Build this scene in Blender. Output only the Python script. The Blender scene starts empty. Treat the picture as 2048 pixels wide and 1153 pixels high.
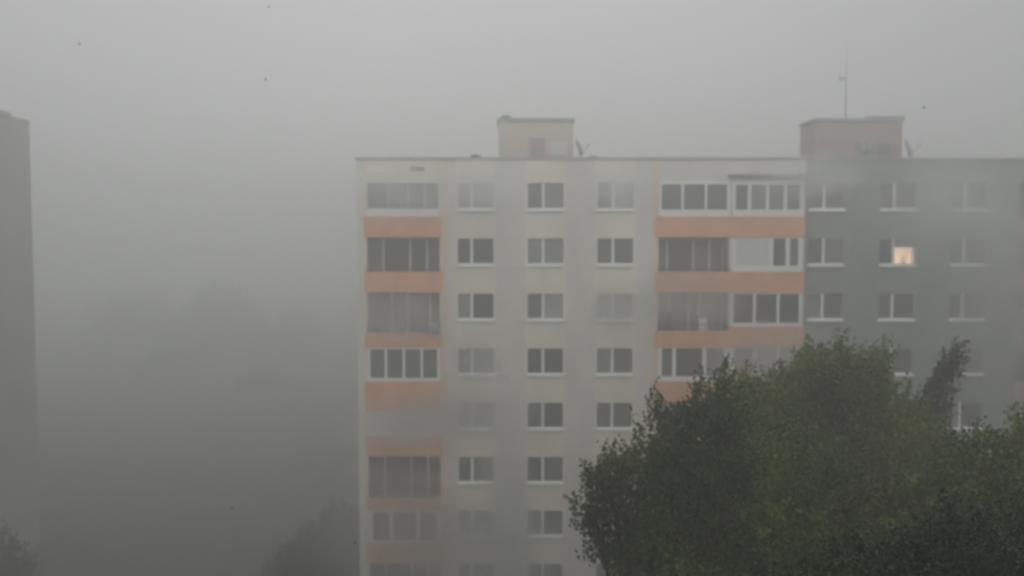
import bpy, math, random
import numpy as np
from mathutils import Vector

R = math.radians
scene = bpy.context.scene
col = scene.collection

# ---------------------------------------------------------------- camera
FPX = 1774.0            # focal length in pixels of the 2048 px wide photograph
PITCH = R(3.0)
ZC = 22.0
cd = bpy.data.cameras.new("camera")
cam = bpy.data.objects.new("camera", cd)
col.objects.link(cam)
cam.location = (0, 0, ZC)
cam.rotation_euler = (R(90) - PITCH, 0, 0)
cd.sensor_width = 36.0
cd.lens = FPX / 2048 * 36.0
cd.clip_end = 3000
cd.dof.use_dof = True
cd.dof.focus_distance = 4.7
cd.dof.aperture_fstop = 1.5
scene.camera = cam

# ---------------------------------------------------------------- world, sun, exposure
SKY_BACK, SKY_FRONT, SKY_PATCH = 2.15, 0.66, 1.3
SUN_EL, SUN_AZ = R(50), R(-6)
w = bpy.data.worlds.new("World")
scene.world = w
w.use_nodes = True
nt = w.node_tree
nt.nodes.clear()
out = nt.nodes.new("ShaderNodeOutputWorld")
bg = nt.nodes.new("ShaderNodeBackground")
sky = nt.nodes.new("ShaderNodeTexSky")
sky.sky_type = 'NISHITA'
sky.sun_disc = False
sky.sun_elevation = SUN_EL
sky.sun_rotation = SUN_AZ
sky.dust_density = 4.0
hs = nt.nodes.new("ShaderNodeHueSaturation")
hs.inputs['Saturation'].default_value = 0.16
nt.links.new(sky.outputs[0], hs.inputs['Color'])
# overcast deck: soft cloud brightness over the whole sky
tc = nt.nodes.new("ShaderNodeTexCoord")
nz = nt.nodes.new("ShaderNodeTexNoise")
nz.inputs['Scale'].default_value = 1.15
nz.inputs['Detail'].default_value = 2.0
nz.inputs['Roughness'].default_value = 0.45
mp = nt.nodes.new("ShaderNodeMapping")
mp.inputs['Location'].default_value = (0.35, 0.2, 0.0)
nt.links.new(tc.outputs['Generated'], mp.inputs['Vector'])
nt.links.new(mp.outputs[0], nz.inputs['Vector'])
cr = nt.nodes.new("ShaderNodeMapRange")
cr.inputs['From Min'].default_value = 0.3
cr.inputs['From Max'].default_value = 0.7
cr.inputs['To Min'].default_value = 5.2
cr.inputs['To Max'].default_value = 6.6
nt.links.new(nz.outputs['Fac'], cr.inputs['Value'])
cc = nt.nodes.new("ShaderNodeVectorMath")
cc.operation = 'SCALE'
cc.inputs[0].default_value = (0.985, 1.0, 0.995)
# storm light: the deck is brighter behind the camera and in one thin patch ahead, left of centre
sx = nt.nodes.new("ShaderNodeSeparateXYZ")
nt.links.new(tc.outputs['Generated'], sx.inputs[0])
bk = nt.nodes.new("ShaderNodeMapRange")
bk.inputs['From Min'].default_value = -0.6
bk.inputs['From Max'].default_value = 0.8
bk.inputs['To Min'].default_value = SKY_BACK
bk.inputs['To Max'].default_value = SKY_FRONT
nt.links.new(sx.outputs['Y'], bk.inputs['Value'])
dt = nt.nodes.new("ShaderNodeVectorMath")
dt.operation = 'DOT_PRODUCT'
gd = Vector((-0.06, 0.93, 0.36)).normalized()
dt.inputs[1].default_value = gd
nrm = nt.nodes.new("ShaderNodeVectorMath")
nrm.operation = 'NORMALIZE'
nt.links.new(tc.outputs['Generated'], nrm.inputs[0])
nt.links.new(nrm.outputs[0], dt.inputs[0])
gl = nt.nodes.new("ShaderNodeMapRange")
gl.interpolation_type = 'SMOOTHERSTEP'
gl.inputs['From Min'].default_value = 0.70
gl.inputs['From Max'].default_value = 1.0
gl.inputs['To Min'].default_value = 1.0
gl.inputs['To Max'].default_value = SKY_PATCH
nt.links.new(dt.outputs['Value'], gl.inputs['Value'])
m1 = nt.nodes.new("ShaderNodeMath")
m1.operation = 'MULTIPLY'
nt.links.new(cr.outputs[0], m1.inputs[0])
nt.links.new(bk.outputs[0], m1.inputs[1])
m2_ = nt.nodes.new("ShaderNodeMath")
m2_.operation = 'MULTIPLY'
nt.links.new(m1.outputs[0], m2_.inputs[0])
nt.links.new(gl.outputs[0], m2_.inputs[1])
nt.links.new(m2_.outputs[0], cc.inputs['Scale'])
mx = nt.nodes.new("ShaderNodeMix")
mx.data_type = 'RGBA'
mx.inputs['Factor'].default_value = 0.82
nt.links.new(hs.outputs[0], mx.inputs['A'])
nt.links.new(cc.outputs[0], mx.inputs['B'])
nt.links.new(mx.outputs['Result'], bg.inputs['Color'])
bg.inputs['Strength'].default_value = 0.1
nt.links.new(bg.outputs[0], out.inputs['Surface'])

ld = bpy.data.lights.new("sun", 'SUN')
ld.energy = 0.3
ld.angle = R(25)
ld.color = (1.0, 0.97, 0.93)
so = bpy.data.objects.new("sun", ld)
col.objects.link(so)
so.location = (0, 20, 60)
# direction towards the sun, same as the sky's
sd = Vector((math.sin(SUN_AZ) * math.cos(SUN_EL), math.cos(SUN_AZ) * math.cos(SUN_EL), math.sin(SUN_EL)))
so.rotation_euler = sd.to_track_quat('Z', 'Y').to_euler()

scene.view_settings.view_transform = 'Standard'
scene.view_settings.look = 'None'
scene.view_settings.gamma = 1
scene.view_settings.exposure = -0.13
scene.cycles.volume_bounces = 3
scene.cycles.max_bounces = 8
scene.cycles.use_denoising = True


def at(px, py, Y):
    """world (x, z) where the photo's pixel meets the vertical plane at distance Y"""
    dx = (px - 1024) / FPX
    dy = (576.5 - py) / FPX
    vy = math.cos(PITCH) + dy * math.sin(PITCH)
    vz = -math.sin(PITCH) + dy * math.cos(PITCH)
    t = Y / vy
    return dx * t, ZC + vz * t


# ---------------------------------------------------------------- materials
def mat(name, c, rough=0.8, var=0.0, scale=3.0, c2=None, spec=0.3, stretch=None, metallic=0.0):
    m = bpy.data.materials.new(name)
    m.use_nodes = True
    n = m.node_tree
    b = n.nodes['Principled BSDF']
    b.inputs['Base Color'].default_value = (*c, 1)
    b.inputs['Roughness'].default_value = rough
    b.inputs['Specular IOR Level'].default_value = spec
    b.inputs['Metallic'].default_value = metallic
    if var > 0 or c2:
        t = n.nodes.new("ShaderNodeTexCoord")
        mpp = n.nodes.new("ShaderNodeMapping")
        if stretch:
            mpp.inputs['Scale'].default_value = stretch
        no = n.nodes.new("ShaderNodeTexNoise")
        no.inputs['Scale'].default_value = scale
        no.inputs['Detail'].default_value = 5
        no.inputs['Roughness'].default_value = 0.6
        n.links.new(t.outputs['Object'], mpp.inputs['Vector'])
        n.links.new(mpp.outputs[0], no.inputs['Vector'])
        rp = n.nodes.new("ShaderNodeValToRGB")
        a = c2 if c2 else tuple(v * (1 - var) for v in c)
        rp.color_ramp.elements[0].position = 0.32
        rp.color_ramp.elements[1].position = 0.68
        rp.color_ramp.elements[0].color = (*a, 1)
        rp.color_ramp.elements[1].color = (*c, 1)
        n.links.new(no.outputs['Fac'], rp.inputs['Fac'])
        n.links.new(rp.outputs[0], b.inputs['Base Color'])
    return m


M = {}
M['cream'] = mat('cream_render', (.86, .79, .655), var=.2, scale=.5, stretch=(1, 1, .35))
M['pier'] = mat('grey_render', (.76, .72, .665), var=.2, scale=.5, stretch=(1, 1, .35))
M['apricot'] = mat('apricot_render', (.84, .67, .53), var=.2, scale=.5, stretch=(1, 1, .35))
M['edge'] = mat('pale_flashing', (.42, .43, .42), rough=.5, var=.3, scale=1.2)
M['green'] = mat('green_render', (.28, .30, .26), var=.12, scale=.4, stretch=(1, 1, .4))
M['greyblock'] = mat('weathered_render', (.33, .315, .29), var=.25, scale=.3)
M['orange'] = mat('orange_paint', (.84, .41, .23), var=.28, scale=.9, stretch=(1, 1, .5))
M['pink'] = mat('pink_paint', (.50, .30, .25), var=.15, scale=.8)
M['white'] = mat('white_plastic', (.85, .85, .82), rough=.4, var=.06, scale=2)
M['sill'] = mat('white_sheet', (.88, .88, .85), rough=.35)
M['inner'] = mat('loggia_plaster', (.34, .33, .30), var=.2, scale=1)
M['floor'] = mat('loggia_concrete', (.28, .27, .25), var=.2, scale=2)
M['parapet_beige'] = mat('beige_render', (.68, .58, .48), var=.15, scale=.6)
M['parapet_pinkish'] = mat('dusky_render', (.46, .35, .33), var=.15, scale=.6)
M['metal'] = mat('zinc_sheet', (.30, .31, .31), rough=.5, var=.2, scale=2, metallic=.4)
M['dark_metal'] = mat('dark_steel', (.06, .065, .06), rough=.5)
M['roof'] = mat('bitumen', (.06, .06, .06), var=.3, scale=.5)
M['grass'] = mat('wet_grass', (.05, .052, .038), var=.5, scale=.4)
M['asphalt'] = mat('wet_asphalt', (.05, .05, .05), rough=.35, var=.3, scale=1.5)
M['kerb'] = mat('kerb_concrete', (.25, .25, .24), var=.2, scale=1)
M['bark'] = mat('bark', (.06, .045, .032), var=.4, scale=4, stretch=(1, 1, .2))
M['soil'] = mat('dark_cloth', (.05, .045, .045))
M['terracotta'] = mat('terracotta', (.35, .15, .08))
M['fridge'] = mat('pale_enamel', (.7, .7, .62), rough=.3)


def glassmat(name, c, rough=.12):
    m = mat(name, c, rough=rough, spec=.5, var=.25, scale=.9)
    return m


# panes: black rooms, half drawn net curtains, closed pale blinds
G = {
    'd': glassmat('dark_glass', (.045, .047, .045)),
    'm': glassmat('dim_glass', (.12, .122, .115)),
    'c': glassmat('curtained_glass', (.24, .24, .22)),
    'l': glassmat('pale_curtained_glass', (.38, .37, .34)),
    'w': mat('closed_blind', (.66, .66, .64), rough=.5, var=.06, scale=1),
}
em = bpy.data.materials.new('lit_room')
em.use_nodes = True
e_n = em.node_tree
eb = e_n.nodes['Principled BSDF']
eb.inputs['Base Color'].default_value = (.6, .45, .33, 1)
eb.inputs['Emission Color'].default_value = (1.0, .70, .47, 1)
eb.inputs['Emission Strength'].default_value = 1.15
M['lit'] = em


def leafmat(name, ca, cb, cc_, sc=.5):
    m = bpy.data.materials.new(name)
    m.use_nodes = True
    n = m.node_tree
    b = n.nodes['Principled BSDF']
    t = n.nodes.new("ShaderNodeTexCoord")
    no = n.nodes.new("ShaderNodeTexNoise")
    no.inputs['Scale'].default_value = sc
    no.inputs['Detail'].default_value = 3
    n.links.new(t.outputs['Object'], no.inputs['Vector'])
    ge = n.nodes.new("ShaderNodeNewGeometry")
    ma = n.nodes.new("ShaderNodeMath")
    ma.operation = 'MULTIPLY_ADD'
    n.links.new(ge.outputs['Random Per Island'], ma.inputs[0])
    ma.inputs[1].default_value = .35
    m2 = n.nodes.new("ShaderNodeMath")
    m2.operation = 'MULTIPLY_ADD'
    n.links.new(no.outputs['Fac'], m2.inputs[0])
    m2.inputs[1].default_value = 1.8
    m2.inputs[2].default_value = -.58
    n.links.new(m2.outputs[0], ma.inputs[2])
    rp = n.nodes.new("ShaderNodeValToRGB")
    rp.color_ramp.elements[0].color = (*ca, 1)
    rp.color_ramp.elements[0].position = .1
    rp.color_ramp.elements[1].color = (*cc_, 1)
    rp.color_ramp.elements[1].position = .95
    e = rp.color_ramp.elements.new(.5)
    e.color = (*cb, 1)
    n.links.new(ma.outputs[0], rp.inputs['Fac'])
    n.links.new(rp.outputs[0], b.inputs['Base Color'])
    b.inputs['Roughness'].default_value = .55
    b.inputs['Specular IOR Level'].default_value = .3
    return m


L_olive = leafmat('olive_leaves', (.04, .05, .008), (.11, .14, .02), (.24, .27, .05))
L_dark = leafmat('dark_leaves', (.014, .024, .004), (.062, .09, .012), (.21, .26, .04))
L_green = leafmat('fresh_leaves', (.004, .014, .004), (.016, .055, .008), (.06, .13, .02))
L_shade = leafmat('deep_green_leaves', (.008, .012, .006), (.016, .022, .01), (.03, .035, .014))
L_grey = leafmat('grey_leaves', (.02, .028, .014), (.03, .04, .02), (.045, .055, .03))


# ---------------------------------------------------------------- mesh helpers
class MB:
    def __init__(s):
        s.v = []
        s.f = []
        s.m = []

    def quad(s, a, b, c, d, m=0):
        i = len(s.v)
        s.v += [a, b, c, d]
        s.f.append((i, i + 1, i + 2, i + 3))
        s.m.append(m)

    def box(s, x0, x1, y0, y1, z0, z1, m=0, bev=0.0):
        i = len(s.v)
        s.v += [(x, y, z) for z in (z0, z1) for (x, y) in ((x0, y0), (x1, y0), (x1, y1), (x0, y1))]
        for f in ((3, 2, 1, 0), (4, 5, 6, 7), (0, 1, 5, 4), (1, 2, 6, 5), (2, 3, 7, 6), (3, 0, 4, 7)):
            s.f.append(tuple(i + k for k in f))
            s.m.append(m)

    def tube(s, pts, rad, n=8, m=0):
        """pts: list of points, rad: list of radii"""
        rings = []
        for k, p in enumerate(pts):
            p = Vector(p)
            a = Vector(pts[max(0, k - 1)])
            b = Vector(pts[min(len(pts) - 1, k + 1)])
            d = (b - a).normalized()
            u = d.orthogonal().normalized() if abs(d.z) < .9 else Vector((1, 0, 0))
            u = (u - d * u.dot(d)).normalized()
            v = d.cross(u)
            i = len(s.v)
            for j in range(n):
                t = 2 * math.pi * j / n
                s.v.append(tuple(p + (u * math.cos(t) + v * math.sin(t)) * rad[k]))
            rings.append(i)
        for k in range(len(rings) - 1):
            for j in range(n):
                a, b = rings[k], rings[k + 1]
                s.f.append((a + j, a + (j + 1) % n, b + (j + 1) % n, b + j))
                s.m.append(m)
        s.f.append(tuple(rings[0] + j for j in reversed(range(n))))
        s.m.append(m)
        s.f.append(tuple(rings[-1] + j for j in range(n)))
        s.m.append(m)

    def lathe(s, prof, c, axis='Z', n=20, m=0):
        i = len(s.v)
        for (r, h) in prof:
            for j in range(n):
                t = 2 * math.pi * j / n
                a, b = r * math.cos(t), r * math.sin(t)
                if axis == 'Z':
                    s.v.append((c[0] + a, c[1] + b, c[2] + h))
                elif axis == 'Y':
                    s.v.append((c[0] + a, c[1] + h, c[2] + b))
                else:
                    s.v.append((c[0] + h, c[1] + a, c[2] + b))
        for k in range(len(prof) - 1):
            for j in range(n):
                a, b = i + k * n, i + (k + 1) * n
                s.f.append((a + j, a + (j + 1) % n, b + (j + 1) % n, b + j))
                s.m.append(m)

    def build(s, name, mats, parent=None, smooth=False, bevel=0, origin=None):
        me = bpy.data.meshes.new(name)
        vs = s.v
        if origin is not None:
            vs = [(a - origin[0], b - origin[1], c - origin[2]) for a, b, c in vs]
        me.from_pydata(vs, [], s.f)
        if not isinstance(mats, (list, tuple)):
            mats = [mats]
        for mm in mats:
            me.materials.append(mm)
        me.polygons.foreach_set('material_index', s.m)
        if smooth:
            me.polygons.foreach_set('use_smooth', [True] * len(s.f))
        me.update()
        o = bpy.data.objects.new(name, me)
        col.objects.link(o)
        if origin is not None:
            o.location = origin
        if parent is not None:
            o.parent = parent
            if origin is None or True:
                # parents here are empties without rotation: keep world placement
                po = world_loc(parent)
                o.location = (o.location[0] - po[0], o.location[1] - po[1], o.location[2] - po[2])
        if bevel:
            bm = o.modifiers.new('bevel', 'BEVEL')
            bm.width = bevel
            bm.segments = 2
            bm.limit_method = 'ANGLE'
        return o


def world_loc(o):
    x, y, z = o.location
    while o.parent:
        o = o.parent
        x += o.location[0]
        y += o.location[1]
        z += o.location[2]
    return (x, y, z)


def empty(name, loc, parent=None):
    o = bpy.data.objects.new(name, None)
    o.empty_display_size = .3
    col.objects.link(o)
    if parent:
        p = world_loc(parent)
        o.parent = parent
        o.location = (loc[0] - p[0], loc[1] - p[1], loc[2] - p[2])
    else:
        o.location = loc
    return o


def tag(o, label=None, cat=None, group=None, kind=None):
    if label:
        o['label'] = label
    if cat:
        o['category'] = cat
    if group:
        o['group'] = group
    if kind:
        o['kind'] = kind
    return o


# ---------------------------------------------------------------- ground, path, road
random.seed(5)
g = MB()
g.quad((-290, -50, 0), (290, -50, 0), (290, 290, 0), (-290, 290, 0))
tag(g.build('ground', M['grass']), kind='structure')
g = MB()
g.box(-120, 60, 41.2, 43.2, -.2, .006)
tag(g.build('pavement', M['kerb']), kind='structure')
# ---------------------------------------------------------------- apartment blocks
Y0 = 45.0
H = 2.8
S = [23.62 - H * k for k in range(9)]          # sill heights, top floor first
ROOF = 26.12


def wall_grid(mb, x0, x1, z0, z1, y, holes, colmat):
    """front wall with rectangular openings (x0,x1,z0,z1,depth) and their reveals"""
    xs = sorted(set([x0, x1] + [h[0] for h in holes] + [h[1] for h in holes] + [b for b in colmat[1] if x0 < b < x1]))
    zs = sorted(set([z0, z1] + [h[2] for h in holes] + [h[3] for h in holes]))
    for i in range(len(xs) - 1):
        xm = (xs[i] + xs[i + 1]) / 2
        for k in range(len(zs) - 1):
            zm = (zs[k] + zs[k + 1]) / 2
            if any(h[0] < xm < h[1] and h[2] < zm < h[3] for h in holes):
                continue
            mb.quad((xs[i], y, zs[k]), (xs[i + 1], y, zs[k]), (xs[i + 1], y, zs[k + 1]), (xs[i], y, zs[k + 1]), colmat[0](xm))
    for (a, b, c, d, dep, rm) in holes:
        yb = y + dep
        mb.quad((a, y, c), (a, yb, c), (a, yb, d), (a, y, d), rm)
        mb.quad((b, yb, c), (b, y, c), (b, y, d), (b, yb, d), rm)
        mb.quad((a, y, c), (b, y, c), (b, yb, c), (a, yb, c), rm)
        mb.quad((a, yb, d), (b, yb, d), (b, y, d), (a, y, d), rm)
        mb.quad((a, yb, c), (b, yb, c), (b, yb, d), (a, yb, d), rm)


def window(parent, cx, s, wd, moff, code, y, lit=False):
    """two-sash window: narrow left sash, wide right sash; code = the two panes"""
    x0, x1 = cx - wd / 2 + .002, cx + wd / 2 - .002
    z0, z1 = s - .02, s + 1.34
    w_ = empty('window', (cx, y, z0), parent)
    f = MB()
    yf0, yf1 = y + .07, y + .14
    mxx = cx + moff
    f.box(x0, x1, yf0, yf1, z0, z0 + .10)
    f.box(x0, x1, yf0, yf1, z1 - .024, z1 - .002)
    f.box(x0, x0 + .018, yf0, yf1, z0 + .10, z1 - .024)
    f.box(x1 - .018, x1, yf0, yf1, z0 + .10, z1 - .024)
    f.box(mxx - .068, mxx + .068, yf0 - .012, yf1, z0 + .10, z1 - .024)
    f.build('frame', M['white'], w_)
    for k, (a, b) in enumerate(((x0 + .019, mxx - .07), (mxx + .07, x1 - .019))):
        p = MB()
        if lit and k == 1:
            # blind pulled half down, lit room below it
            zm = z0 + .90
            p.box(a, b, yf0 + .02, yf0 + .03, zm, z1 - .025)
            p.build('blind', G['c'], w_)
            q = MB()
            q.box(a, b, yf0 + .32, yf0 + .34, z0 + .05, zm + .1)
            q.build('pane', M['lit'], w_)
            q = MB()
            q.box(a - .02, a + .012, yf0 + .031, yf0 + .32, z0 + .05, zm + .1)
            q.box(b - .012, b + .02, yf0 + .031, yf0 + .32, z0 + .05, zm + .1)
            q.box(a, b, yf0 + .031, yf0 + .32, z0 + .051, z0 + .104)
            q.build('inner_sill', M['white'], w_)
        else:
            p.box(a, b, yf0 + .03, yf0 + .04, z0 + .101, z1 - .025)
            p.build('pane', G[code[k]], w_)
    sl = MB()
    sl.box(x0 - .03, x1 + .03, y - .11, y + .069, z0 - .085, z0 + .022)
    sl.build('sill', M['sill'], w_)
    return w_


def loggia(parent, x0, x1, s, y, kind, spec=None, pmat='orange', rail=True, px0=None, px1=None, low=0.0, ext=0.0):
    """recessed balcony: orange parapet slab, open or closed with glazing"""
    zt = s + 1.40
    zb = s - .35
    lg = empty('loggia', ((x0 + x1) / 2, y, zb - 1.05), parent)
    a, b = (px0 if px0 is not None else x0 - .12), (px1 if px1 is not None else x1 + .12)
    p = MB()
    p.box(a, b, y - .09, y + .06, zb - 1.05 - ext, zb - low)
    p.build('parapet', M[pmat], lg)
    fl = MB()
    fl.box(x0 + .003, x1 - .003, y + .061, y + 1.29, zb - 1.0, zb - .88)
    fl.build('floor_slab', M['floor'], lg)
    xa, xb = x0 + .004, x1 - .004
    if kind == 'open':
        # rear wall with door and window of the flat behind
        codes = spec or 'cdmc'
        r = MB()
        yb = y + 1.22
        cuts = [[0.0, .18, .56, .80, 1.0], [0.0, .22, .50, .66, 1.0], [0.0, .30, .52, .84, 1.0]][int(s * 7 + x0 * 3) % 3]
        fr = MB()
        for k in range(4):
            u0 = xa + (xb - xa) * cuts[k]
            u1 = xa + (xb - xa) * cuts[k + 1]
            q = MB()
            q.box(u0 + .05, u1 - .05, yb, yb + .03, zb - .6, zt - .12)
            q.build('rear_pane', G[codes[k]], lg)
            fr.box(u1 - .049, u1 + .049 if k < 3 else u1, yb - .03, yb + .03, zb - .86, zt - .12)
        fr.build('rear_frame', M['white'], lg)
        if rail:
            q = MB()
            q.box(xa - .1, xb + .1, y - .07, y - .02, zb + .10, zb + .15)
            n = 12
            for k in range(n + 1):
                xx = xa + (xb - xa) * k / n
                q.box(xx - .012, xx + .012, y - .055, y - .031, zb - low + .002, zb + .099)
            q.build('railing', M['dark_metal'], lg)
    else:
        # glazed: spec = (list of (width share, code)), bottom panel height, bar width
        segs, bot, bar, top = spec
        fr = MB()
        yf0, yf1 = y - .05, y + .03
        zf0 = zb + .002
        if low:
            zf0 = zb - low + .002
        fr.box(xa, xb, yf0, yf1, zf0, zf0 + bot)
        fr.box(xa, xb, yf0, yf1, zt - top, zt - .002)
        tot = sum(q[0] for q in segs)
        x = xa
        fr.box(xa, xa + bar, yf0, yf1, zf0 + bot, zt - top)
        fr.box(xb - bar, xb, yf0, yf1, zf0 + bot, zt - top)
        W = xb - xa
        for i, (wgt, code) in enumerate(segs):
            xn = x + W * wgt / tot
            u0 = x + (bar if i == 0 else bar / 2)
            u1 = xn - (bar if i == len(segs) - 1 else bar / 2)
            q = MB()
            q.box(u0 + .001, u1 - .001, y - .02, y - .008, zf0 + bot + .001, zt - top - .001)
            q.build('pane', G[code], lg)
            if i < len(segs) - 1:
                fr.box(xn - bar / 2, xn + bar / 2, yf0, yf1, zf0 + bot, zt - top)
            x = xn
        fr.build('glazing_frame', M['white'], lg)
    return lg


def body(mb, x0, x1, y, depth, z1, m=0):
    """sides, back and roof of a block whose front is built apart"""
    mb.quad((x0, y + depth, 0), (x0, y, 0), (x0, y, z1), (x0, y + depth, z1), m)
    mb.quad((x1, y, 0), (x1, y + depth, 0), (x1, y + depth, z1), (x1, y, z1), m)
    mb.quad((x1, y + depth, 0), (x0, y + depth, 0), (x0, y + depth, z1), (x1, y + depth, z1), m)


# ---- cream block
CX0, CX1 = -7.86, 14.84
cream = tag(empty('apartment_block', ((CX0 + CX1) / 2, Y0, 0)),
            'cream apartment block with orange balcony fronts and a beige lift house on its roof', 'building')
LA = (-7.35, -3.68)
LB = (7.43, 10.98)
LC = (11.12, 14.72)
WC = [(-1.84, -.21), (1.70, -.12), (5.24, -.12)]
WW = 1.83
holes = []
for k in range(8):
    for cx, mo in WC:
        holes.append((cx - WW / 2, cx + WW / 2, S[k] - .02, S[k] + 1.34, .16, 1))
    for L in (LA, LB, LC):
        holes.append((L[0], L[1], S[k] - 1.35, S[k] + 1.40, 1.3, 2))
wmb = MB()
bounds = []
for cx, mo in WC:
    bounds += [cx - WW / 2 - .1, cx + WW / 2 + .1]
bounds += [LA[1] + .45, LB[0] - .4]


def cmf(x):
    if LA[1] < x < LA[1] + .45 or LB[0] - .4 < x < LB[0]:
        return 3
    return 0 if any(abs(x - cx) < WW / 2 + .1 for cx, _ in WC) or x < -3.4 else 1


wall_grid(wmb, CX0, CX1, 0, ROOF, Y0, holes, (cmf, bounds))
body(wmb, CX0, CX1, Y0, 11.5, ROOF, 1)
wmb.build('wall', [M['cream'], M['pier'], M['inner'], M['apricot']], cream)

rf = MB()
rf.box(CX0 - .06, CX1 + .0, Y0 - .06, Y0 + .35, ROOF, ROOF + .12)
rf.box(CX0 - .06, CX0 + .35, Y0 + .35, Y0 + 11.5, ROOF, ROOF + .12)
rf.box(CX0 + .35, CX1, Y0 + 11.1, Y0 + 11.5, ROOF, ROOF + .12)
rf.build('roof_edge', M['edge'], cream)
rf = MB()
rf.quad((CX0 + .3, Y0 + .3, ROOF - .15), (CX1, Y0 + .3, ROOF - .15), (CX1, Y0 + 11.2, ROOF - .15), (CX0 + .3, Y0 + 11.2, ROOF - .15))
rf.build('roof', M['roof'], cream)

win_codes = {  # per column, top floor first
    0: ['ll', 'dd', 'cd', 'mc', 'll', 'mc', 'cl', 'mm'],
    1: ['mc', 'cc', 'ml', 'dd', 'dd', 'dm', 'cm', 'dm'],
    2: ['cl', 'mm', 'll', 'cm', 'mm', 'dd', 'mm', 'mm'],
}
for c, (cx, mo) in enumerate(WC):
    for k in range(8):
        window(cream, cx, S[k], WW, mo, win_codes[c][k], Y0)

# left column of loggias
T = .05
loggia(cream, *LA, S[0], Y0, 'glazed', ([(1.2, 'm'), (1.1, 'm'), (.9, 'd'), (.8, 'm')], .40, .035, .06))
loggia(cream, *LA, S[1], Y0, 'open', 'cddm')
loggia(cream, *LA, S[2], Y0, 'open', 'mmcm', low=.30)
loggia(cream, *LA, S[3], Y0, 'glazed', ([(1, 'm'), (1, 'm'), (1, 'm'), (1, 'm')], .17, .13, .10), ext=.52)
loggia(cream, *LA, S[4], Y0, 'glazed', ([(1, 'w'), (1, 'w'), (1, 'w')], .12, .07, .60))
loggia(cream, *LA, S[5], Y0, 'open', 'dddd', low=.42)
loggia(cream, *LA, S[6], Y0, 'glazed', ([(1, 'd'), (1.2, 'm'), (1, 'd')], .15, .2, .12))
loggia(cream, *LA, S[7], Y0, 'open', 'mdmm')
# paired loggias in the middle (continuous orange fronts)
PB = dict(px0=LB[0] - .12, px1=11.048)
PC = dict(px0=11.052, px1=LC[1] + .1)
loggia(cream, *LB, S[0], Y0, 'glazed', ([(1, 'm'), (1, 'm'), (1, 'm')], .34, .12, .14), **PB)
loggia(cream, *LC, S[0], Y0, 'glazed', ([(1, 'm'), (1.05, 'c'), (1.05, 'c'), (1.05, 'c')], .34, .17, .16), **PC)
loggia(cream, *LB, S[1], Y0, 'open', 'cmcc', **PB)
loggia(cream, *LC, S[1], Y0, 'glazed', ([(2.0, 'w'), (.85, 'd'), (.75, 'm')], .30, .22, .06), **PC)
loggia(cream, *LB, S[2], Y0, 'open', 'cccl', low=.2, **PB)
loggia(cream, *LC, S[2], Y0, 'glazed', ([(1, 'd'), (1, 'd'), (1, 'd')], .20, .14, .08), **PC)
loggia(cream, *LB, S[3], Y0, 'glazed', ([(.7, 'm'), (1.3, 'd'), (1, 'c')], .26, .20, .05), **PB)
loggia(cream, *LC, S[3], Y0, 'glazed', ([(1.2, 'm'), (1.1, 'c'), (1.1, 'c')], .26, .20, .05), **PC)
loggia(cream, *LB, S[4], Y0, 'open', 'mdcc', **PB)
loggia(cream, *LC, S[4], Y0, 'open', 'mddc', **PC)
for k in (5, 6, 7):
    loggia(cream, *LB, S[k], Y0, 'open', 'cdmc', **PB)
    loggia(cream, *LC, S[k], Y0, 'glazed', ([(1, 'm'), (1, 'd'), (1, 'm')], .2, .14, .08), **PC)

# canopy over the top middle loggias, vent slot and patched render above the left ones
q = MB()
q.box(LB[1] - .05, CX1 + .06, Y0 - .32, Y0 - .002, S[0] + 1.64, S[0] + 1.76)
q.build('canopy', M['metal'], cream)
q = MB()
vx, vz = at(835, 338, Y0)
for k in range(3):
    q.box(vx - .36, vx + .36, Y0 - .02, Y0 - .002, vz - .09 + k * .06, vz - .05 + k * .06)
q.build('vent_grille', M['dark_metal'], cream)
q = MB()
vx, vz = at(752, 341, Y0)
q.box(vx - .5, vx + .5, Y0 - .012, Y0 - .002, vz - .10, vz + .10)
q.build('patch', M['sill'], cream)
# rain pipe at the joint of the two blocks
q = MB()
px_ = 14.90
q.tube([(px_, Y0 - .02, 0.2), (px_, Y0 - .02, ROOF - .6)], [.06, .06], 10)
for k in range(9):
    q.box(px_ - .075, px_ + .075, Y0 - .09, Y0 + .05, 2.2 + k * 2.8, 2.26 + k * 2.8)
q.build('drainpipe', M['metal'], cream)


def lift_house(parent, pxa, pxb, ptop, Y, m, dep=5.0):
    xa, zt = at(pxa, ptop, Y)
    xb, _ = at(pxb, ptop, Y)
    p = MB()
    p.box(xa, xb, Y, Y + dep, ROOF - .14, zt - .16)
    h = p.build('lift_house', M[m], parent, origin=((xa + xb) / 2, Y, ROOF - .14))
    p = MB()
    p.box(xa - .08, xb + .08, Y - .08, Y + dep + .08, zt - .159, zt)
    p.build('roof_slab', M['edge'], h)
    return h, xa, xb, zt


YL = 48.0
lh, xa, xb, zt = lift_house(cream, 997, 1147, 237, YL, 'parapet_beige')
q = MB()
dx0, dz1 = at(1059, 276, YL)
dx1, _ = at(1090, 276, YL)
q.box(dx0, dx1, YL - .03, YL - .002, ROOF - .1, dz1)
q.build('door', M['parapet_pinkish'], lh)
q = MB()
dx0, dz1 = at(1100, 285, YL)
dx1, _ = at(1135, 285, YL)
q.box(dx0, dx1, YL - .03, YL - .002, dz1 - .7, dz1)
q.build('louvre', M['pier'], lh)

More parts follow.
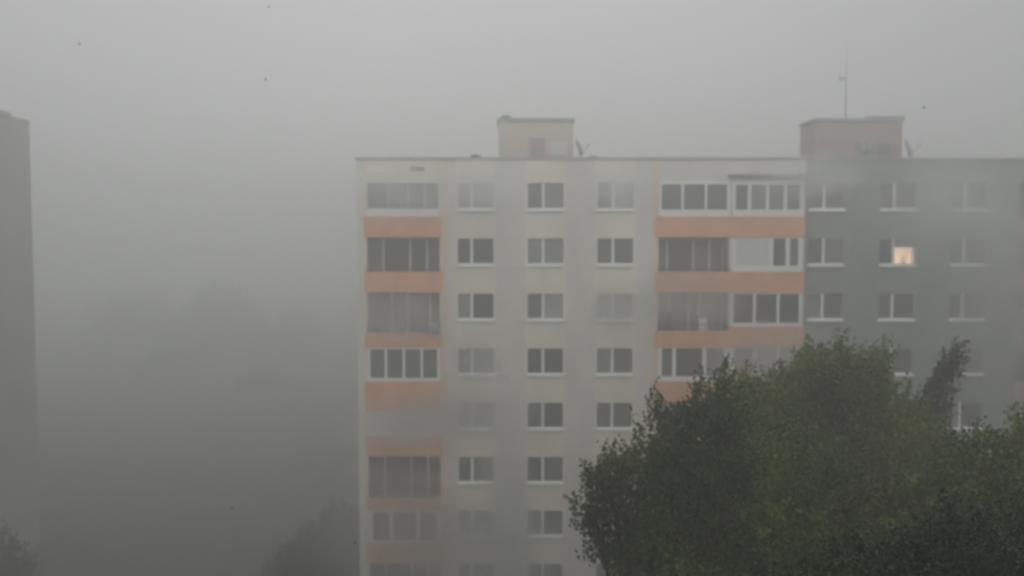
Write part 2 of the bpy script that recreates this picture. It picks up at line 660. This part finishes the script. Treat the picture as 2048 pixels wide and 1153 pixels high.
# ---- green block
GX0, GX1 = 14.843, 33.5
YG = Y0 + .12
green = tag(empty('apartment_block', ((GX0 + GX1) / 2, YG, 0)),
            'grey green apartment block with one warmly lit window and a pinkish lift house', 'building')
WG = [(15.97, -.13), (19.60, -.2), (23.22, -.22)]
LG = (25.75, 29.3)
LH = (29.5, 33.0)
holes = []
for k in range(8):
    for cx, mo in WG:
        dp = .42 if (k == 1 and cx == 19.60) else .16
        holes.append((cx - WW / 2, cx + WW / 2, S[k] - .02, S[k] + 1.34, dp, 1))
    for L in (LG, LH):
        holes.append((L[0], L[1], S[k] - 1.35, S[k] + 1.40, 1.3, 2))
wmb = MB()
wall_grid(wmb, GX0, GX1, 0, ROOF, YG, holes, (lambda x: 0, []))
body(wmb, GX0, GX1, YG, 11.3, ROOF, 0)
wmb.build('wall', [M['green'], M['green'], M['inner']], green)
rf = MB()
rf.box(GX0 + .002, GX1 + .06, YG - .06, YG + .35, ROOF, ROOF + .10)
rf.box(GX0 + .002, GX1, YG + 10.9, YG + 11.3, ROOF, ROOF + .10)
rf.build('roof_edge', M['edge'], green)
rf = MB()
rf.quad((GX0, YG + .3, ROOF - .15), (GX1, YG + .3, ROOF - .15), (GX1, YG + 11, ROOF - .15), (GX0, YG + 11, ROOF - .15))
rf.build('roof', M['roof'], green)
gcodes = {
    0: ['cc', 'mc', 'cm', 'md', 'mm', 'mm', 'mm', 'mm'],
    1: ['mm', 'dl', 'mm', 'dm', 'mm', 'mm', 'mm', 'mm'],
    2: ['mm', 'mm', 'mm', 'mm', 'cm', 'mm', 'mm', 'mm'],
}
for c, (cx, mo) in enumerate(WG):
    for k in range(8):
        w_ = window(green, cx, S[k], WW, mo, gcodes[c][k], YG, lit=(c == 1 and k == 1))
        if c == 1 and k == 1:
            w_['label'] = 'window with a warm light on below a half lowered blind'
for k in range(8):
    loggia(green, *LG, S[k], YG, 'open', ['mdmm', 'mmdm', 'mdmm', 'mddm'][k % 4], pmat='pink')
    loggia(green, *LH, S[k], YG, 'open', ['mddm', 'mdmm'][k % 2], pmat='pink')

lh2, xa2, xb2, zt2 = lift_house(green, 1630, 1805, 237, YL, 'parapet_pinkish', 2.4)
q = MB()
dx0, dz1 = at(1712, 282, YL)
dx1, _ = at(1745, 282, YL)
q.box(dx0, dx1, YL - .03, YL - .002, ROOF - .1, dz1)
q.build('door', M['metal'], lh2)
q = MB()
q.box(dx1 + .25, dx1 + .95, YL - .03, YL - .002, dz1 - .75, dz1 - .1)
q.build('louvre', M['metal'], lh2)
rf = MB()   # step of the slab seen on the roof of the pink lift house
rf.box(xb2 - 1.9, xb2 + .08, YL - .078, YL + 2.4, zt2 + .002, zt2 + .10)
rf.build('roof_step', M['metal'], lh2)


# ---------------------------------------------------------------- things on the roofs
def dish(x, y, z, r, yaw, label, h=.9):
    e = tag(empty('satellite_dish', (x, y, z)), label, 'satellite dish')
    p = MB()
    p.tube([(x, y, z), (x, y, z + h)], [.03, .03], 8)
    p.tube([(x - .3, y, z + .02), (x + .3, y, z + .02)], [.03, .03], 6)
    p.tube([(x, y - .3, z + .025), (x, y + .3, z + .025)], [.03, .03], 6)
    p.build('stand', M['dark_metal'], e)
    p = MB()
    prof = [(r * t, -.22 * r * (1 - t * t)) for t in (0.02, .25, .5, .75, 1.0)] + [(r * .98, .02), (r * .7, -.22 * r * .5 + .02)]
    p.lathe(prof, (0, 0, 0), 'Y', 24)
    o = p.build('reflector', M['metal'], None, smooth=True)
    o.parent = e
    o.location = (0, 0, h)
    o.rotation_euler = (R(-20), 0, yaw)
    p = MB()
    p.tube([(0, 0, -r * .8), (0, -.55 * r * 2, -r * .1)], [.015, .015], 6)
    p.box(-.05, .05, -r * 1.2, -r * 1.05, -r * .16, -r * .02)
    o2 = p.build('feed_arm', M['dark_metal'], None)
    o2.parent = e
    o2.location = (0, 0, h)
    o2.rotation_euler = (R(-20), 0, yaw)
    return e


ROOFZ = ROOF - .15
x, z = at(1159, 296, 47)
dish(x, 47, ROOFZ, .48, R(72), 'thin edge-on dark satellite dish right of the beige lift house', z - ROOFZ)
x, z = at(1817, 297, 47)
dish(x, 47, ROOFZ, .52, R(55), 'dark satellite dish right of the pinkish lift house', z - ROOFZ)
x, z = at(1733, 292, 46.8)
dish(x, 46.8, ROOFZ, .40, R(-20), 'round satellite dish in front of the pinkish lift house door', z - ROOFZ)


def roof_vent(px, py, Y, r, label, base=ROOFZ, m='metal'):
    x, z = at(px, py, Y)
    e = tag(empty('roof_vent', (x, Y, base)), label, 'roof vent')
    hh = max(z - base, .3)
    p = MB()
    p.lathe([(0.01, 0), (r * .6, 0), (r * .6, hh - r * .5)], (x, Y, base), 'Z', 16)
    p.build('pipe', M[m], e, smooth=False)
    p = MB()
    p.lathe([(r * .55, hh - r * .6), (r * 1.05, hh - r * .55), (r * 1.0, hh - r * .2), (r * .6, hh), (.01, hh + .03)], (x, Y, base), 'Z', 16)
    p.build('cowl', M[m], e, smooth=True)


roof_vent(951, 310, 47, .27, 'low dark roof vent on the cream block left of the beige lift house', m='dark_metal')
roof_vent(1186, 312, 47, .24, 'small pale roof vent on the cream block right of the beige lift house')
roof_vent(1012, 233, 49, .28, 'squat vent cowl on top of the beige lift house', base=zt, m='metal')
roof_vent(1590, 316, 47, .16, 'tiny vent beside the left foot of the pinkish lift house')

# antenna mast
mx_, mz = at(1694, 88, 49.5)
e = tag(empty('antenna_mast', (mx_, 49.5, zt2)), 'tall thin antenna mast on the pinkish lift house', 'antenna')
p = MB()
p.tube([(mx_, 49.5, zt2), (mx_, 49.5, zt2 + 1.6), (mx_, 49.5, mz - 1.2), (mx_, 49.5, mz)], [.04, .035, .022, .012], 8)
p.build('mast', M['metal'], e)
p = MB()
az = mz - 1.9
p.box(mx_ - .42, mx_ - .03, 49.485, 49.515, az - .015, az + .015)
for j in range(5):
    xx = mx_ - .40 + j * .08
    p.box(xx - .006, xx + .006, 49.45, 49.55, az - .14 + .02 * j, az + .14 - .02 * j)
p.build('aerial', M['metal'], e)
# ---------------------------------------------------------------- things on the loggias
fz = S[2] - .35 - .88
# potted plant / figure seen as a dark upright shape on the open loggia
def pot_plant(x, y, z, h, r, label, lm, seed=0, potm='terracotta', cat='potted plant', nl=120):
    rnd = random.Random(seed)
    e = tag(empty('potted_plant', (x, y, z)), label, cat)
    p = MB()
    p.lathe([(.01, 0), (r * .45, 0), (r * .6, h * .28), (r * .66, h * .28), (r * .66, h * .33), (r * .5, h * .33), (.01, h * .31)], (x, y, z), 'Z', 16)
    p.build('pot', M[potm], e)
    p = MB()
    for i in range(nl):
        a = rnd.uniform(0, 6.28)
        t = rnd.uniform(.35, 1)
        rr = r * math.sin(min(1, (1.08 - t) * 1.8) * 1.57) * rnd.uniform(.2, 1)
        c = Vector((x + rr * math.cos(a), y + rr * math.sin(a), z + h * t))
        d = Vector((math.cos(a), math.sin(a), rnd.uniform(-.2, 1))).normalized() * h * .12
        u = d.orthogonal().normalized() * h * .045
        p.quad(tuple(c - d * .5), tuple(c + u), tuple(c + d * .5), tuple(c - u))
    p.build('foliage', lm, e)


x, z = at(1342, 640, Y0 + .35)
pot_plant(x, Y0 + .45, fz, 1.55, .34, 'tall dark plant standing on the open loggia of the middle pair, third row', L_dark, 3, nl=420)
# small pale crate on the same loggia floor edge
x, z = at(1405, 634, Y0 + .6)
e = tag(empty('storage_cabinet', (x, Y0 + .7, fz)), 'small pale cabinet on the open loggia beside the tall dark plant', 'cabinet')
p = MB()
p.box(x - .22, x + .22, Y0 + .5, Y0 + .9, fz, fz + 1.28)
p.build('carcass', M['fridge'], e, bevel=.01)
p = MB()
p.box(x - .2, x + .2, Y0 + .48, Y0 + .499, fz + .05, fz + 1.24)
p.build('door', M['white'], e)
# satellite dish on the parapet of the left loggia, third row
x, z = at(868, 645, Y0 - .2)
dish(x, Y0 - .35, S[2] - .65, .26, R(30), 'grey satellite dish on the left loggia, third row down', .32)
# plant in the lit window
x, z = at(1812, 527, YG + .2)
pot_plant(19.60 + .42, YG + .25, S[1] + .085, .36, .2, 'leafy plant on the sill of the lit window', L_dark, 11, potm='white', nl=90)
pot_plant(at(2042, 720, YG)[0], YG + .3, S[3] - .35 - .88, 1.5, .3, 'bushy plant at the rail of the pink fronted loggia', L_dark, 5, potm='white')

# ---------------------------------------------------------------- block on the left edge
YB = 45.0
bx1, bzt = at(58, 246, 64.0)
bx0 = bx1 - 22
blk = tag(empty('apartment_block', ((bx0 + bx1) / 2, YB, 0)), 'dark grey apartment block fading into the rain at the left edge', 'building')
p = MB()
bh = []
for k in range(9):
    for j in range(5):
        cx = bx1 - 2.9 - j * 3.9
        s_ = bzt - 2.6 - 2.8 * k
        bh.append((cx - .9, cx + .9, s_, s_ + 1.35, .15, 0))
wall_grid(p, bx0, bx1, 0, bzt, YB, bh, (lambda x: 0, []))
body(p, bx0, bx1, YB, 19, bzt)
p.quad((bx0, YB, bzt - .003), (bx1, YB, bzt - .003), (bx1, YB + 19, bzt - .003), (bx0, YB + 19, bzt - .003))
p.build('wall', M['greyblock'], blk)
for (a, b, c, d, dd, _) in bh:
    if b < bx1 - 6:
        continue
    w_ = empty('window', ((a + b) / 2, YB, c), blk)
    q = MB()
    q.box(a + .002, b - .002, YB + .06, YB + .13, c, c + .07)
    q.box(a + .002, b - .002, YB + .06, YB + .13, d - .05, d - .002)
    q.box((a + b) / 2 - .05, (a + b) / 2 + .05, YB + .06, YB + .13, c + .07, d - .05)
    q.build('frame', M['metal'], w_)
    q = MB()
    q.box(a + .003, b - .003, YB + .09, YB + .10, c + .071, d - .051)
    q.build('pane', G['m'], w_)
p = MB()
p.box(bx0 - .1, bx1 + .05, YB - .1, YB + 19, bzt, bzt + .15)
p.build('roof_edge', M['metal'], blk)
x2, z2 = at(22, 236, 60.0)
p = MB()
p.box(x2 - 6, x2, 55, 60, bzt + .15, z2)
p.build('lift_house', M['greyblock'], blk)


# ---------------------------------------------------------------- block the view is taken from: unseen, added to dim lower floors and trees
own = tag(empty('apartment_block', (4, -.7, 0)), 'long facade directly behind the viewpoint, outside the picture, added to block low sky light', 'building')
p = MB()
bh = []
for k in range(9):
    for j in range(22):
        cx = -36 + j * 3.65
        bh.append((cx - .9, cx + .9, S[k] - .02, S[k] + 1.34, .15, 1))
hq = MB()
wall_grid(hq, -38, 46, 0, 27.0, 0.7, bh, (lambda x: 0, []))
# mirrored so that the front looks towards +Y
hq.v = [(a, -b, c) for a, b, c in hq.v]
hq.quad((-38, -12, 27), (46, -12, 27), (46, -.7, 27), (-38, -.7, 27))
hq.quad((-38, -12, 0), (-38, -.7, 0), (-38, -.7, 27), (-38, -12, 27))
hq.quad((46, -12, 0), (46, -.7, 0), (46, -.7, 27), (46, -12, 27))
hq.quad((-38, -12, 0), (46, -12, 0), (46, -12, 27), (-38, -12, 27))
hq.build('wall', [M['greyblock'], G['d']], own)


# ---------------------------------------------------------------- trees
def tree(name, label, cat, base, lobes, leaf, lm, seed, dens=1.0, lean=(.2, 0, .75), group=None, trunk_r=.28, n_fill=1.0, leafn=16, sprigs=0):
    """lobes: (x, y, z, rx, ry, rz) world ellipsoids of foliage carried by the limbs"""
    rng = np.random.default_rng(seed)
    e = tag(empty(name, (base[0], base[1], 0)), label, cat, group)
    # trunk and limbs
    p = MB()
    zs = min(l[2] for l in lobes)
    top = max(lobes, key=lambda l: l[2])
    fork = Vector((base[0] + .15 * (top[0] - base[0]), base[1] + .15 * (top[1] - base[1]), max(2.5, zs * .55)))
    pts = [(base[0], base[1], -.1), (base[0] + .05, base[1], .5), tuple((Vector((base[0], base[1], 0)) + fork) / 2), tuple(fork)]
    p.tube(pts, [trunk_r * 1.45, trunk_r, trunk_r * .85, trunk_r * .7], 10)
    for l in lobes:
        c = Vector(l[:3]) + Vector((0, 0, l[5] * .35))
        mid = fork.lerp(c, .5) + Vector((0, 0, -.25 * (c - fork).length * .25))
        rr = trunk_r * .42
        p.tube([tuple(fork - Vector((0, 0, .3))), tuple(mid), tuple(c)], [rr, rr * .6, rr * .2], 7)
        for j in range(5):
            d = Vector(rng.normal(size=3))
            d = Vector((d.x * l[3], d.y * l[4], abs(d.z) * l[5])) * .5
            s0 = mid.lerp(c, .3 + .14 * j)
            p.tube([tuple(s0), tuple(s0 + d * .6 + Vector((0, 0, .1))), tuple(s0 + d)], [rr * .3, rr * .2, rr * .07], 5)
    p.build('trunk', M['bark'], e)
    # foliage: shoots of small leaves over each lobe plus looser leaves inside
    ln = np.array(lean)
    if sprigs:
        extra = []
        for l in lobes:
            for q_ in range(sprigs):
                u = rng.normal(size=3)
                u[2] = abs(u[2]) * 1.1 - .25
                u /= np.linalg.norm(u)
                f = rng.uniform(.16, .34)
                rr = min(l[3], l[5]) * f
                extra.append((l[0] + u[0] * l[3] * 1.02 + rr * .3, l[1] + u[1] * l[4] * .9, l[2] + u[2] * l[5] * 1.04 + rr * .5,
                              rr * .75, rr * .75, rr * rng.uniform(1.3, 2.2)))
        lobes = list(lobes) + extra
    P, D, SZ = [], [], []
    for l in lobes:
        c = np.array(l[:3])
        r = np.array(l[3:6])
        area = 4 * math.pi * ((r[0] * r[1]) ** 1.6 / 3 + (r[0] * r[2]) ** 1.6 / 3 + (r[1] * r[2]) ** 1.6 / 3) ** (1 / 1.6)
        ns = int(area * 8.5 * dens * (.15 / leaf) ** 2)
        u = rng.normal(size=(ns, 3))
        u /= np.linalg.norm(u, axis=1)[:, None]
        # lumpy radius so the outline is uneven
        ph = rng.uniform(0, 6.28, 3)
        lump = 1 + .13 * np.sin(u[:, 0] * 5 + ph[0]) + .12 * np.sin(u[:, 2] * 6 + u[:, 1] * 4 + ph[1])
        rad = lump * rng.uniform(.55, 1.0, ns) ** .6
        o = c + u * r * rad[:, None]
        dirs = u * .55 + ln + rng.normal(size=(ns, 3)) * .22
        dirs /= np.linalg.norm(dirs, axis=1)[:, None]
        length = rng.uniform(.25, .75, ns) * leaf * 8
        for j in range(leafn):
            t = rng.uniform(0, 1, ns)
            sp = (1.1 - t)[:, None] * leaf * .85
            pos = o + dirs * (length * t)[:, None] + rng.normal(size=(ns, 3)) * sp
            ld_ = dirs * .6 + rng.normal(size=(ns, 3)) * .7
            P.append(pos)
            D.append(ld_)
            SZ.append(rng.uniform(.6, 1.25, ns) * leaf)
        nf = int(area * 40 * n_fill * dens * (.15 / leaf) ** 2)
        u = rng.normal(size=(nf, 3))
        u /= np.linalg.norm(u, axis=1)[:, None]
        pos = c + u * r * (rng.uniform(.2, .85, nf)[:, None])
        P.append(pos)
        D.append(rng.normal(size=(nf, 3)))
        SZ.append(rng.uniform(.9, 1.7, nf) * leaf)
    P = np.concatenate(P)
    D = np.concatenate(D)
    SZ = np.concatenate(SZ)
    D /= np.linalg.norm(D, axis=1)[:, None] + 1e-6
    n = len(P)
    w_ = np.cross(D, rng.normal(size=(n, 3)))
    w_ /= np.linalg.norm(w_, axis=1)[:, None] + 1e-6
    a = P - D * SZ[:, None] * .5
    b = P + w_ * SZ[:, None] * .32 - D * SZ[:, None] * .08
    c_ = P + D * SZ[:, None] * .5
    d = P - w_ * SZ[:, None] * .32 - D * SZ[:, None] * .08
    V = np.stack([a, b, c_, d], 1).reshape(-1, 3) - np.array([base[0], base[1], 0])
    me = bpy.data.meshes.new('crown')
    me.vertices.add(4 * n)
    me.vertices.foreach_set('co', V.astype(np.float32).ravel())
    me.loops.add(4 * n)
    me.loops.foreach_set('vertex_index', np.arange(4 * n, dtype=np.int32))
    me.polygons.add(n)
    me.polygons.foreach_set('loop_start', np.arange(0, 4 * n, 4, dtype=np.int32))
    me.polygons.foreach_set('loop_total', np.full(n, 4, dtype=np.int32))
    me.materials.append(lm)
    me.update(calc_edges=True)
    me.validate()
    o = bpy.data.objects.new('crown', me)
    col.objects.link(o)
    o.parent = e
    return e


def LP(px, py, Y, rpx, rpy, dy=0.0, ryf=1.0):
    """lobe centred on a photo pixel at distance Y (+dy), radii given in pixels there"""
    yy = Y + dy
    x, z = at(px, py, yy)
    k = yy / FPX
    return (x, yy, z, rpx * k, rpx * k * ryf, rpy * k)


# T1: big dark tree, left part of the foreground mass
Y1 = 16.0
lob = [LP(1440, 830, Y1, 60, 75), LP(1335, 900, Y1, 55, 70), LP(1215, 965, Y1, 40, 50), LP(1185, 1030, Y1, 38, 55),
       LP(1290, 1010, Y1, 75, 90), LP(1420, 960, Y1, 95, 110), LP(1230, 1110, Y1, 55, 40), LP(1390, 1120, Y1, 130, 110),
       LP(1540, 1000, Y1, 110, 130, .8), LP(1560, 1140, Y1, 120, 110), LP(1480, 1280, Y1, 190, 130), LP(1310, 1270, Y1, 80, 90),
       LP(1350, 1020, Y1, 80, 90, 1.2)]
tree('broadleaf_tree', 'large dark leafy tree in the foreground with ragged left edge before the cream block', 'tree',
     (at(1440, 1200, Y1)[0], Y1), lob, .075, L_dark, 1, dens=1.0, sprigs=7, trunk_r=.34)
# T2: olive tree behind it, highest crown
Y2 = 20.5
lob = [LP(1690, 770, Y2, 85, 75), LP(1570, 830, Y2, 85, 85), LP(1500, 830, Y2, 45, 80), LP(1768, 855, Y2, 55, 75),
       LP(1660, 880, Y2, 120, 110), LP(1800, 920, Y2, 100, 100), LP(1560, 960, Y2, 110, 110), LP(1700, 1020, Y2, 150, 120),
       LP(1640, 760, Y2, 50, 45), LP(1740, 760, Y2, 34, 45), LP(1700, 1180, Y2, 160, 120)]
tree('broadleaf_tree', 'tall olive green tree behind the dark one, its blurred top before the green block', 'tree',
     (at(1680, 1200, Y2)[0], Y2), lob, .075, L_olive, 2, dens=.85, sprigs=7, trunk_r=.36)
# T3: slender wind-bent crown
Y3 = 23.0
lob = [LP(1908, 710, Y3, 13, 20), LP(1894, 738, Y3, 17, 26), LP(1878, 775, Y3, 21, 32), LP(1862, 820, Y3, 25, 38), LP(1850, 875, Y3, 32, 48),
       LP(1845, 940, Y3, 42, 60), LP(1845, 1030, Y3, 50, 80)]
tree('slender_tree', 'slender dark tree bent to the right by the wind, standing clear of the other crowns', 'tree',
     (at(1870, 1200, Y3)[0], Y3), lob, .07, L_grey, 3, dens=1.4, sprigs=3, lean=(.55, 0, .6), trunk_r=.16)
# T4: right edge tree
Y4 = 15.0
lob = [LP(1960, 960, Y4, 80, 70), LP(2035, 960, Y4, 70, 80), LP(2110, 960, Y4, 80, 110), LP(1900, 1040, Y4, 90, 80), LP(2010, 1090, Y4, 120, 110),
       LP(1790, 1090, Y4, 95, 90), LP(1900, 1220, Y4, 160, 110), LP(2120, 1180, Y4, 120, 120)]
tree('broadleaf_tree', 'brownish green tree at the right edge of the picture', 'tree',
     (at(1980, 1200, Y4)[0], Y4), lob, .075, L_olive, 4, dens=1.0, sprigs=6, trunk_r=.3)
# T5: nearest tree, fresh green
Y5 = 9.5
lob = [LP(1960, 1150, Y5, 120, 85), LP(1840, 1180, Y5, 100, 70), LP(2080, 1130, Y5, 110, 90), LP(1740, 1190, Y5, 110, 70), LP(1620, 1225, Y5, 85, 60), LP(1950, 1320, Y5, 210, 110)]
tree('bright_green_tree', 'nearest tree, its fresh green top showing at the lower right corner', 'tree',
     (at(1950, 1200, Y5)[0], Y5), lob, .06, L_green, 6, dens=1.3, sprigs=6, trunk_r=.26)

# T6: dark tree at the left foot of the cream block
Y6 = 47.5
lob = [LP(690, 1080, Y6, 70, 55), LP(620, 1130, Y6, 70, 60), LP(700, 1160, Y6, 90, 70), LP(570, 1190, Y6, 55, 60), LP(650, 1220, Y6, 100, 50)]
tree('broadleaf_tree', 'dark tree lost in the rain at the left foot of the cream block', 'tree',
     (at(660, 1200, Y6)[0], Y6), lob, .13, L_shade, 7, dens=1.7, trunk_r=.25)

# trees beyond, left, and in the fog
far = [(0, 1150, 43.0, 70, 110, L_shade, 'dark hazy tree at the bottom left corner'),
       (270, 650, 185, 110, 90, L_grey, 'first faint tree crown in the fog from the left edge block'),
       (440, 640, 175, 110, 90, L_grey, 'second faint tree crown in the fog from the left edge block'),
       (590, 690, 180, 90, 90, L_grey, 'third faint tree crown in the fog, nearest the cream block'),
       (340, 760, 140, 90, 80, L_grey, 'faint lower tree in the fog below the first two crowns'),
       (520, 790, 130, 85, 70, L_grey, 'faint lower tree in the fog below the third crown')]
for i, (px, py, Y, rx, rz, lm, lab) in enumerate(far):
    lob = [LP(px, py, Y, rx * .7, rz * .7), LP(px - rx * .55, py + rz * .5, Y, rx * .55, rz * .55), LP(px + rx * .55, py + rz * .5, Y, rx * .55, rz * .55),
           LP(px, py + rz * .9, Y, rx * .9, rz * .6, 1.0)]
    tree('distant_tree', lab, 'tree', (at(px, py, Y)[0], Y), lob, .30 if i else .16, lm, 20 + i, dens=1.1 if i else 1.5, trunk_r=.25, group='trees fading into the rain', n_fill=.8, leafn=12)

# ---------------------------------------------------------------- leaves blown through the air
spk = [(160, 88, 8, 'leaf blown high above the left edge block'),
       (537, 14, 9, 'leaf blown at the top edge of the picture'),
       (532, 159, 7, 'leaf blown in the empty sky left of the cream block, under the topmost one'),
       (1848, 216, 8, 'leaf blown in the sky right of the antenna mast'),
       (465, 1017, 8, 'leaf blown low in the fog left of the dark tree'),
       (710, 1085, 8, 'leaf blown before the left foot of the cream block')]
for i, (px, py, Y, lab) in enumerate(spk):
    Y *= 2.6
    x, z = at(px, py, Y)
    rnd = random.Random(i)
    p = MB()
    L_ = .07
    n = 7
    top = []
    for k in range(n + 1):
        t = k / n
        ww = L_ * .42 * math.sin(math.pi * min(1, t * 1.02)) + .0004
        top.append(((t - .5) * L_, ww, .25 * L_ * (t - .5) ** 2))
    for k in range(n):
        (a0, w0, h0), (a1, w1, h1) = top[k], top[k + 1]
        p.quad((a0, -w0, h0 + w0 * .4), (a1, -w1, h1 + w1 * .4), (a1, 0, h1), (a0, 0, h0))
        p.quad((a0, 0, h0), (a1, 0, h1), (a1, w1, h1 + w1 * .4), (a0, w0, h0 + w0 * .4))
    p.tube([(-L_ * .5, 0, .25 * L_ * .25), (-L_ * .85, .002, .004)], [.0012, .0008], 5)
    o = p.build('blown_leaf', L_dark)
    o.location = (x, Y, z)
    o.rotation_euler = (R(90) + rnd.uniform(-.5, .5), rnd.uniform(-1, 1), rnd.uniform(-.4, .4))
    tag(o, lab, 'leaf', 'leaves blown through the rain')

# ---------------------------------------------------------------- rain haze
def haze_volume(name, dens, c, ab=(0, 0, 0)):
    m = bpy.data.materials.new(name)
    m.use_nodes = True
    n = m.node_tree
    n.nodes.clear()
    o = n.nodes.new('ShaderNodeOutputMaterial')
    v = n.nodes.new('ShaderNodeVolumePrincipled')
    v.inputs['Color'].default_value = (*c, 1)
    v.inputs['Absorption Color'].default_value = (*ab, 1)
    v.inputs['Density'].default_value = dens
    v.inputs['Anisotropy'].default_value = 0.7
    n.links.new(v.outputs[0], o.inputs['Volume'])
    return m


p = MB()
p.box(-300, 300, -60, 300, -1, 35.0)
hz = p.build('haze', haze_volume('rain_haze', .0148, (.93, .94, .935)))
tag(hz, kind='stuff')


# denser gusts of rain mist drifting before the facades
mist_m = haze_volume('gust_mist', .2, (.90, .915, .92))
_n = mist_m.node_tree
_t = _n.nodes.new('ShaderNodeTexCoord')
_l = _n.nodes.new('ShaderNodeVectorMath')
_l.operation = 'LENGTH'
_n.links.new(_t.outputs['Object'], _l.inputs[0])
_f = _n.nodes.new('ShaderNodeMapRange')
_f.interpolation_type = 'SMOOTHSTEP'
_f.inputs['From Min'].default_value = 1.0
_f.inputs['From Max'].default_value = 0.15
_f.inputs['To Min'].default_value = 0.0
_f.inputs['To Max'].default_value = 0.42
_n.links.new(_l.outputs['Value'], _f.inputs['Value'])
_w = _n.nodes.new('ShaderNodeTexNoise')
_w.inputs['Scale'].default_value = 1.6
_w.inputs['Detail'].default_value = 2
_oi = _n.nodes.new('ShaderNodeVectorMath')
_ob = _n.nodes.new('ShaderNodeObjectInfo')
_n.links.new(_t.outputs['Object'], _oi.inputs[0])
_n.links.new(_ob.outputs['Location'], _oi.inputs[1])
_n.links.new(_oi.outputs[0], _w.inputs['Vector'])
_s = _n.nodes.new('ShaderNodeMapRange')
_s.inputs['From Min'].default_value = 0.35
_s.inputs['From Max'].default_value = 0.65
_s.inputs['To Min'].default_value = 0.25
_s.inputs['To Max'].default_value = 1.3
_n.links.new(_w.outputs['Fac'], _s.inputs['Value'])
_m = _n.nodes.new('ShaderNodeMath')
_m.operation = 'MULTIPLY'
_n.links.new(_f.outputs[0], _m.inputs[0])
_n.links.new(_s.outputs[0], _m.inputs[1])
_n.links.new(_m.outputs[0], next(q_ for q_ in _n.nodes if q_.type == 'PRINCIPLED_VOLUME').inputs['Density'])
gusts = [(880, 838, 40.5, 185, 72, 3.4), (965, 372, 41, 100, 50, 2.6), (1240, 368, 41, 75, 50, 2.4), (1240, 620, 41, 75, 66, 2.4),
         (1385, 600, 41, 110, 56, 2.4), (800, 630, 41, 110, 60, 2.4), (1640, 350, 41, 110, 46, 2.2), (1900, 420, 40.5, 150, 120, 2.6),
         (890, 1090, 40, 270, 105, 3.4), (960, 720, 41, 60, 60, 2.2), (800, 380, 41, 110, 60, 2.0), (1560, 730, 38, 130, 90, 2.4),
         (1020, 1000, 41, 50, 200, 2.2), (2010, 620, 40, 120, 200, 2.8), (800, 960, 41, 110, 40, 1.8)]
for i, (px, py, Y, rx, rz, dep) in enumerate(gusts):
    x, z = at(px, py, Y)
    k = Y / FPX
    p = MB()
    n1, n2 = 28, 18
    prof = [(max(.001, math.sin(math.pi * q_ / n2)), -math.cos(math.pi * q_ / n2)) for q_ in range(n2 + 1)]
    p.lathe(prof, (0, 0, 0), 'Z', n1)
    o = p.build('mist', mist_m, smooth=True)
    o.location = (x, Y, z)
    o.scale = (rx * k * 1.35, dep * 1.3, rz * k * 1.35)
    o.rotation_euler = (0, R(6 * (i % 3 - 1)), 0)
    tag(o, kind='stuff')
